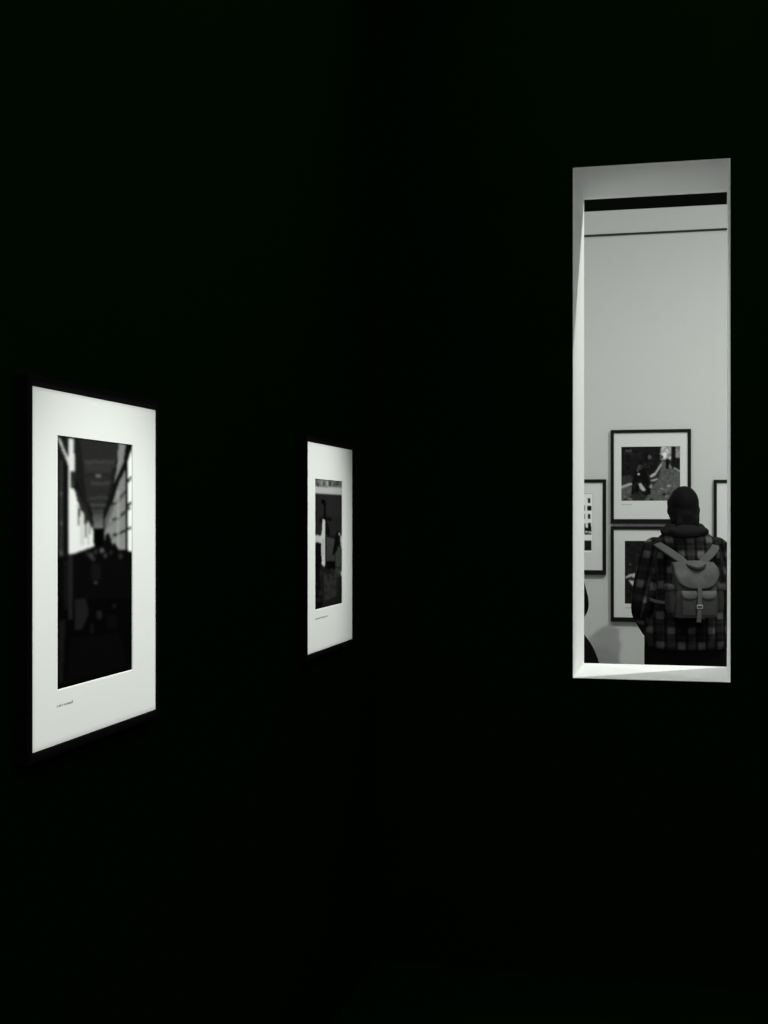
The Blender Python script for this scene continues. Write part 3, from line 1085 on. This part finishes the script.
# --- the visitor in black, mostly hidden by the left side of the opening
P2 = empty('person', place_px(545, 7.35), math.radians(-4))
tag(P2, 'person in black with elbow bent, mostly hidden by the left side of the opening', 'person')
arms2 = [((-0.15, 0.0, 1.30), (-0.205, -0.02, 1.03), (-0.155, 0.12, 0.90)),
         ((0.125, 0.0, 1.29), (0.198, -0.02, 1.02), (0.135, 0.12, 0.90))]
HC2 = (0.0, 0.03, 1.54)
obj('body', body(arms2, HC2, 0.145, 0.95), M_SKIN, P2, True)
obj('trousers', trousers(), M_TROUSER, P2, True)
for s in (-1, 1):
    obj('shoe', shoe(s), M_SHOE, P2, True)
bm = bmesh.new()
loft(bm, [(0.50, 0.01, 0, 0.330, 0.20), (0.62, 0.01, 0, 0.310, 0.185), (0.76, 0.01, 0, 0.265, 0.160), (0.85, 0.01, 0, 0.205, 0.140), (0.90, 0, 0, 0.165, 0.125),
          (1.02, 0, 0, 0.150, 0.112), (1.18, 0, 0, 0.162, 0.125), (1.30, 0, 0, 0.172, 0.120), (1.35, 0, 0, 0.150, 0.102), (1.385, 0, 0, 0.105, 0.085), (1.40, 0, 0.005, 0.075, 0.072)], 40)
for sh, el, wr in arms2:
    sh, el, wr = Vector(sh), Vector(el), Vector(wr)
    tube(bm, [(*sh, 0.066), (*sh.lerp(el, 0.5), 0.056), (*el, 0.052), (*el.lerp(wr, 0.5), 0.050), (*el.lerp(wr, 0.93), 0.044)])
ring = [(0.068 * math.cos(k / 12 * 2 * math.pi), 0.066 * math.sin(k / 12 * 2 * math.pi), 1.395, 0.022) for k in range(12)]
tube(bm, ring, 10, 3, closed=True)
obj('coat', fuse(bm, 0.010, 5), M_COAT, P2, True)
bm = bmesh.new()
ball(bm, (0, HC2[1] - 0.022, HC2[2] + 0.020), (0.088, 0.098, 0.090), 28)
ball(bm, (0, HC2[1] - 0.050, HC2[2] - 0.030), (0.083, 0.070, 0.080), 28)
for k in range(9):
    x = -0.075 + 0.01875 * k
    tube(bm, [(x, HC2[1] - 0.080 + abs(x) * 0.5, HC2[2] - 0.02, 0.022), (x * 1.05, HC2[1] - 0.095 + abs(x) * 0.5, HC2[2] - 0.10, 0.019),
              (x * 1.1, HC2[1] - 0.09 + abs(x) * 0.4, HC2[2] - 0.165, 0.012)], 8)
obj('hair', fuse(bm, 0.007, 4), M_HAIR, P2, True)

# ------------------------------------------------------------------ light
TINT = (0.945, 1.0, 0.93)
K1, K2, K3, K4, K7, K8 = 16, 18, 32, 54, 332, 66


def spot(name, loc, aim, power, size, blend, radius):
    d = bpy.data.lights.new(name, 'SPOT')
    d.energy = power
    d.spot_size = math.radians(size)
    d.spot_blend = blend
    d.shadow_soft_size = radius
    d.color = TINT
    o = bpy.data.objects.new(name, d)
    COL.objects.link(o)
    o.location = loc
    o.rotation_euler = (Vector(aim) - Vector(loc)).to_track_quat('-Z', 'Y').to_euler()
    return o


# ceiling track spots of the lit gallery, and an added soft fill
spot('track_spot', (0.30, 5.38, 3.95), (0.28, 5.42, 0), K1, 165, 1.0, 0.04)
spot('track_spot', (-0.60, 5.38, 3.95), (-0.58, 5.42, 0), K2, 165, 1.0, 0.04)
spot('track_spot', (1.36, 5.85, 4.16), (0.9, 5.5, 0), K7, 165, 1.0, 0.04)
spot('track_spot', (-1.60, 5.85, 4.16), (-1.2, 5.5, 0), K8, 165, 1.0, 0.04)


def area(name, loc, sx, sy, power):
    d = bpy.data.lights.new(name, 'AREA')
    d.shape = 'RECTANGLE'
    d.size, d.size_y, d.energy, d.color = sx, sy, power, TINT
    o = bpy.data.objects.new(name, d)
    COL.objects.link(o)
    o.location = loc
    return o


area('gallery_fill_light', (0, 6.6, 4.5), 7.0, 1.6, K3)  # unseen soft fill, added to brighten the upper gallery wall
area('black_level_fill', (1.0, 1.0, 3.6), 3.6, 6.0, K4)  # unseen area fill, added to raise the dark room's black level


# framing projectors above the dark room: a lamp behind shutters that crop its beam to one picture
def projector(rect, pos, power, margin, aim=(0, 0), size=24, blend=0.6):
    X, y0, y1, z0, z1 = rect
    L = Vector(pos)
    tgt = Vector((X, (y0 + y1) / 2 + aim[0], (z0 + z1) / 2 + aim[1]))
    sp = spot('framing_projector_lamp', L, tgt, power, size, blend, 0.0005)
    d = (Vector((X, (y0 + y1) / 2, (z0 + z1) / 2)) - L)
    up = Vector((0, 0, 1))
    n = d.normalized()
    D = 0.14
    s = n.cross(up).normalized()
    t = s.cross(n)

    def hit(y, z):
        r = Vector((X, y, z)) - L
        r = r * (D / r.dot(n))
        return r
    m0, m1, m2, m3 = margin
    hole = [hit(y0 - m0, z0 - m2), hit(y1 + m1, z0 - m2), hit(y1 + m1, z1 + m3), hit(y0 - m0, z1 + m3)]
    root = empty('framing_projector', L)
    big = 0.11
    outer = []
    for h in hole:
        a, b_ = (h - n * D).dot(s), (h - n * D).dot(t)
        outer.append(n * D + s * math.copysign(big, a) + t * math.copysign(big, b_))
    bm = bmesh.new()
    th = 0.001
    va = [[bm.verts.new(p) for p in hole], [bm.verts.new(p) for p in outer]]
    for k in range(4):
        bm.faces.new((va[0][k], va[0][(k + 1) % 4], va[1][(k + 1) % 4], va[1][k]))
    obj('shutter', bm, M_DFRAME, root)
    bm = bmesh.new()
    cor = [(-big, -big), (big, -big), (big, big), (-big, big)]
    fr = [bm.verts.new(n * D + s * a + t * b_) for a, b_ in cor]
    bk = [bm.verts.new(-n * 0.16 + s * a + t * b_) for a, b_ in cor]
    for k in range(4):
        bm.faces.new((fr[k], fr[(k + 1) % 4], bk[(k + 1) % 4], bk[k]))
    bm.faces.new(bk)
    bmesh.ops.recalc_face_normals(bm, faces=bm.faces)
    obj('housing', bm, M_DFRAME, root)
    bm = bmesh.new()
    tube(bm, [(0, 0, 0.10, 0.012), (0, 0, TOP - L.z, 0.012)], 10)
    obj('stem', bm, M_DFRAME, root)
    return root


q1 = projector(r1, (0.75, 2.35, 3.15), 298, (0.002, 0.002, 0.003, 0.003), aim=(-0.03, -0.27), size=28, blend=0.8)
tag(q1, 'black shuttered projector lamp on the dark ceiling aimed at the walkway print', 'lamp')
q2 = projector(r2, (0.75, 3.55, 3.15), 265, (0.002, 0.002, 0.003, 0.003), aim=(-0.16, -0.07), size=24.5, blend=1.0)
tag(q2, 'black shuttered projector lamp on the dark ceiling aimed at the standing figures print', 'lamp')

# faint ambient light added to lift the dark room's blacks
w = bpy.data.worlds.new('world')
scene.world = w
w.use_nodes = True
bg = w.node_tree.nodes['Background']
bg.inputs['Color'].default_value = (0.9, 1.0, 0.9, 1)
bg.inputs['Strength'].default_value = 0.05

vs = scene.view_settings
scene.display_settings.display_device = 'sRGB'
vs.view_transform = 'Standard'
vs.look = 'None'
vs.exposure = 0.0
vs.gamma = 1.0
vs.use_curve_mapping = False
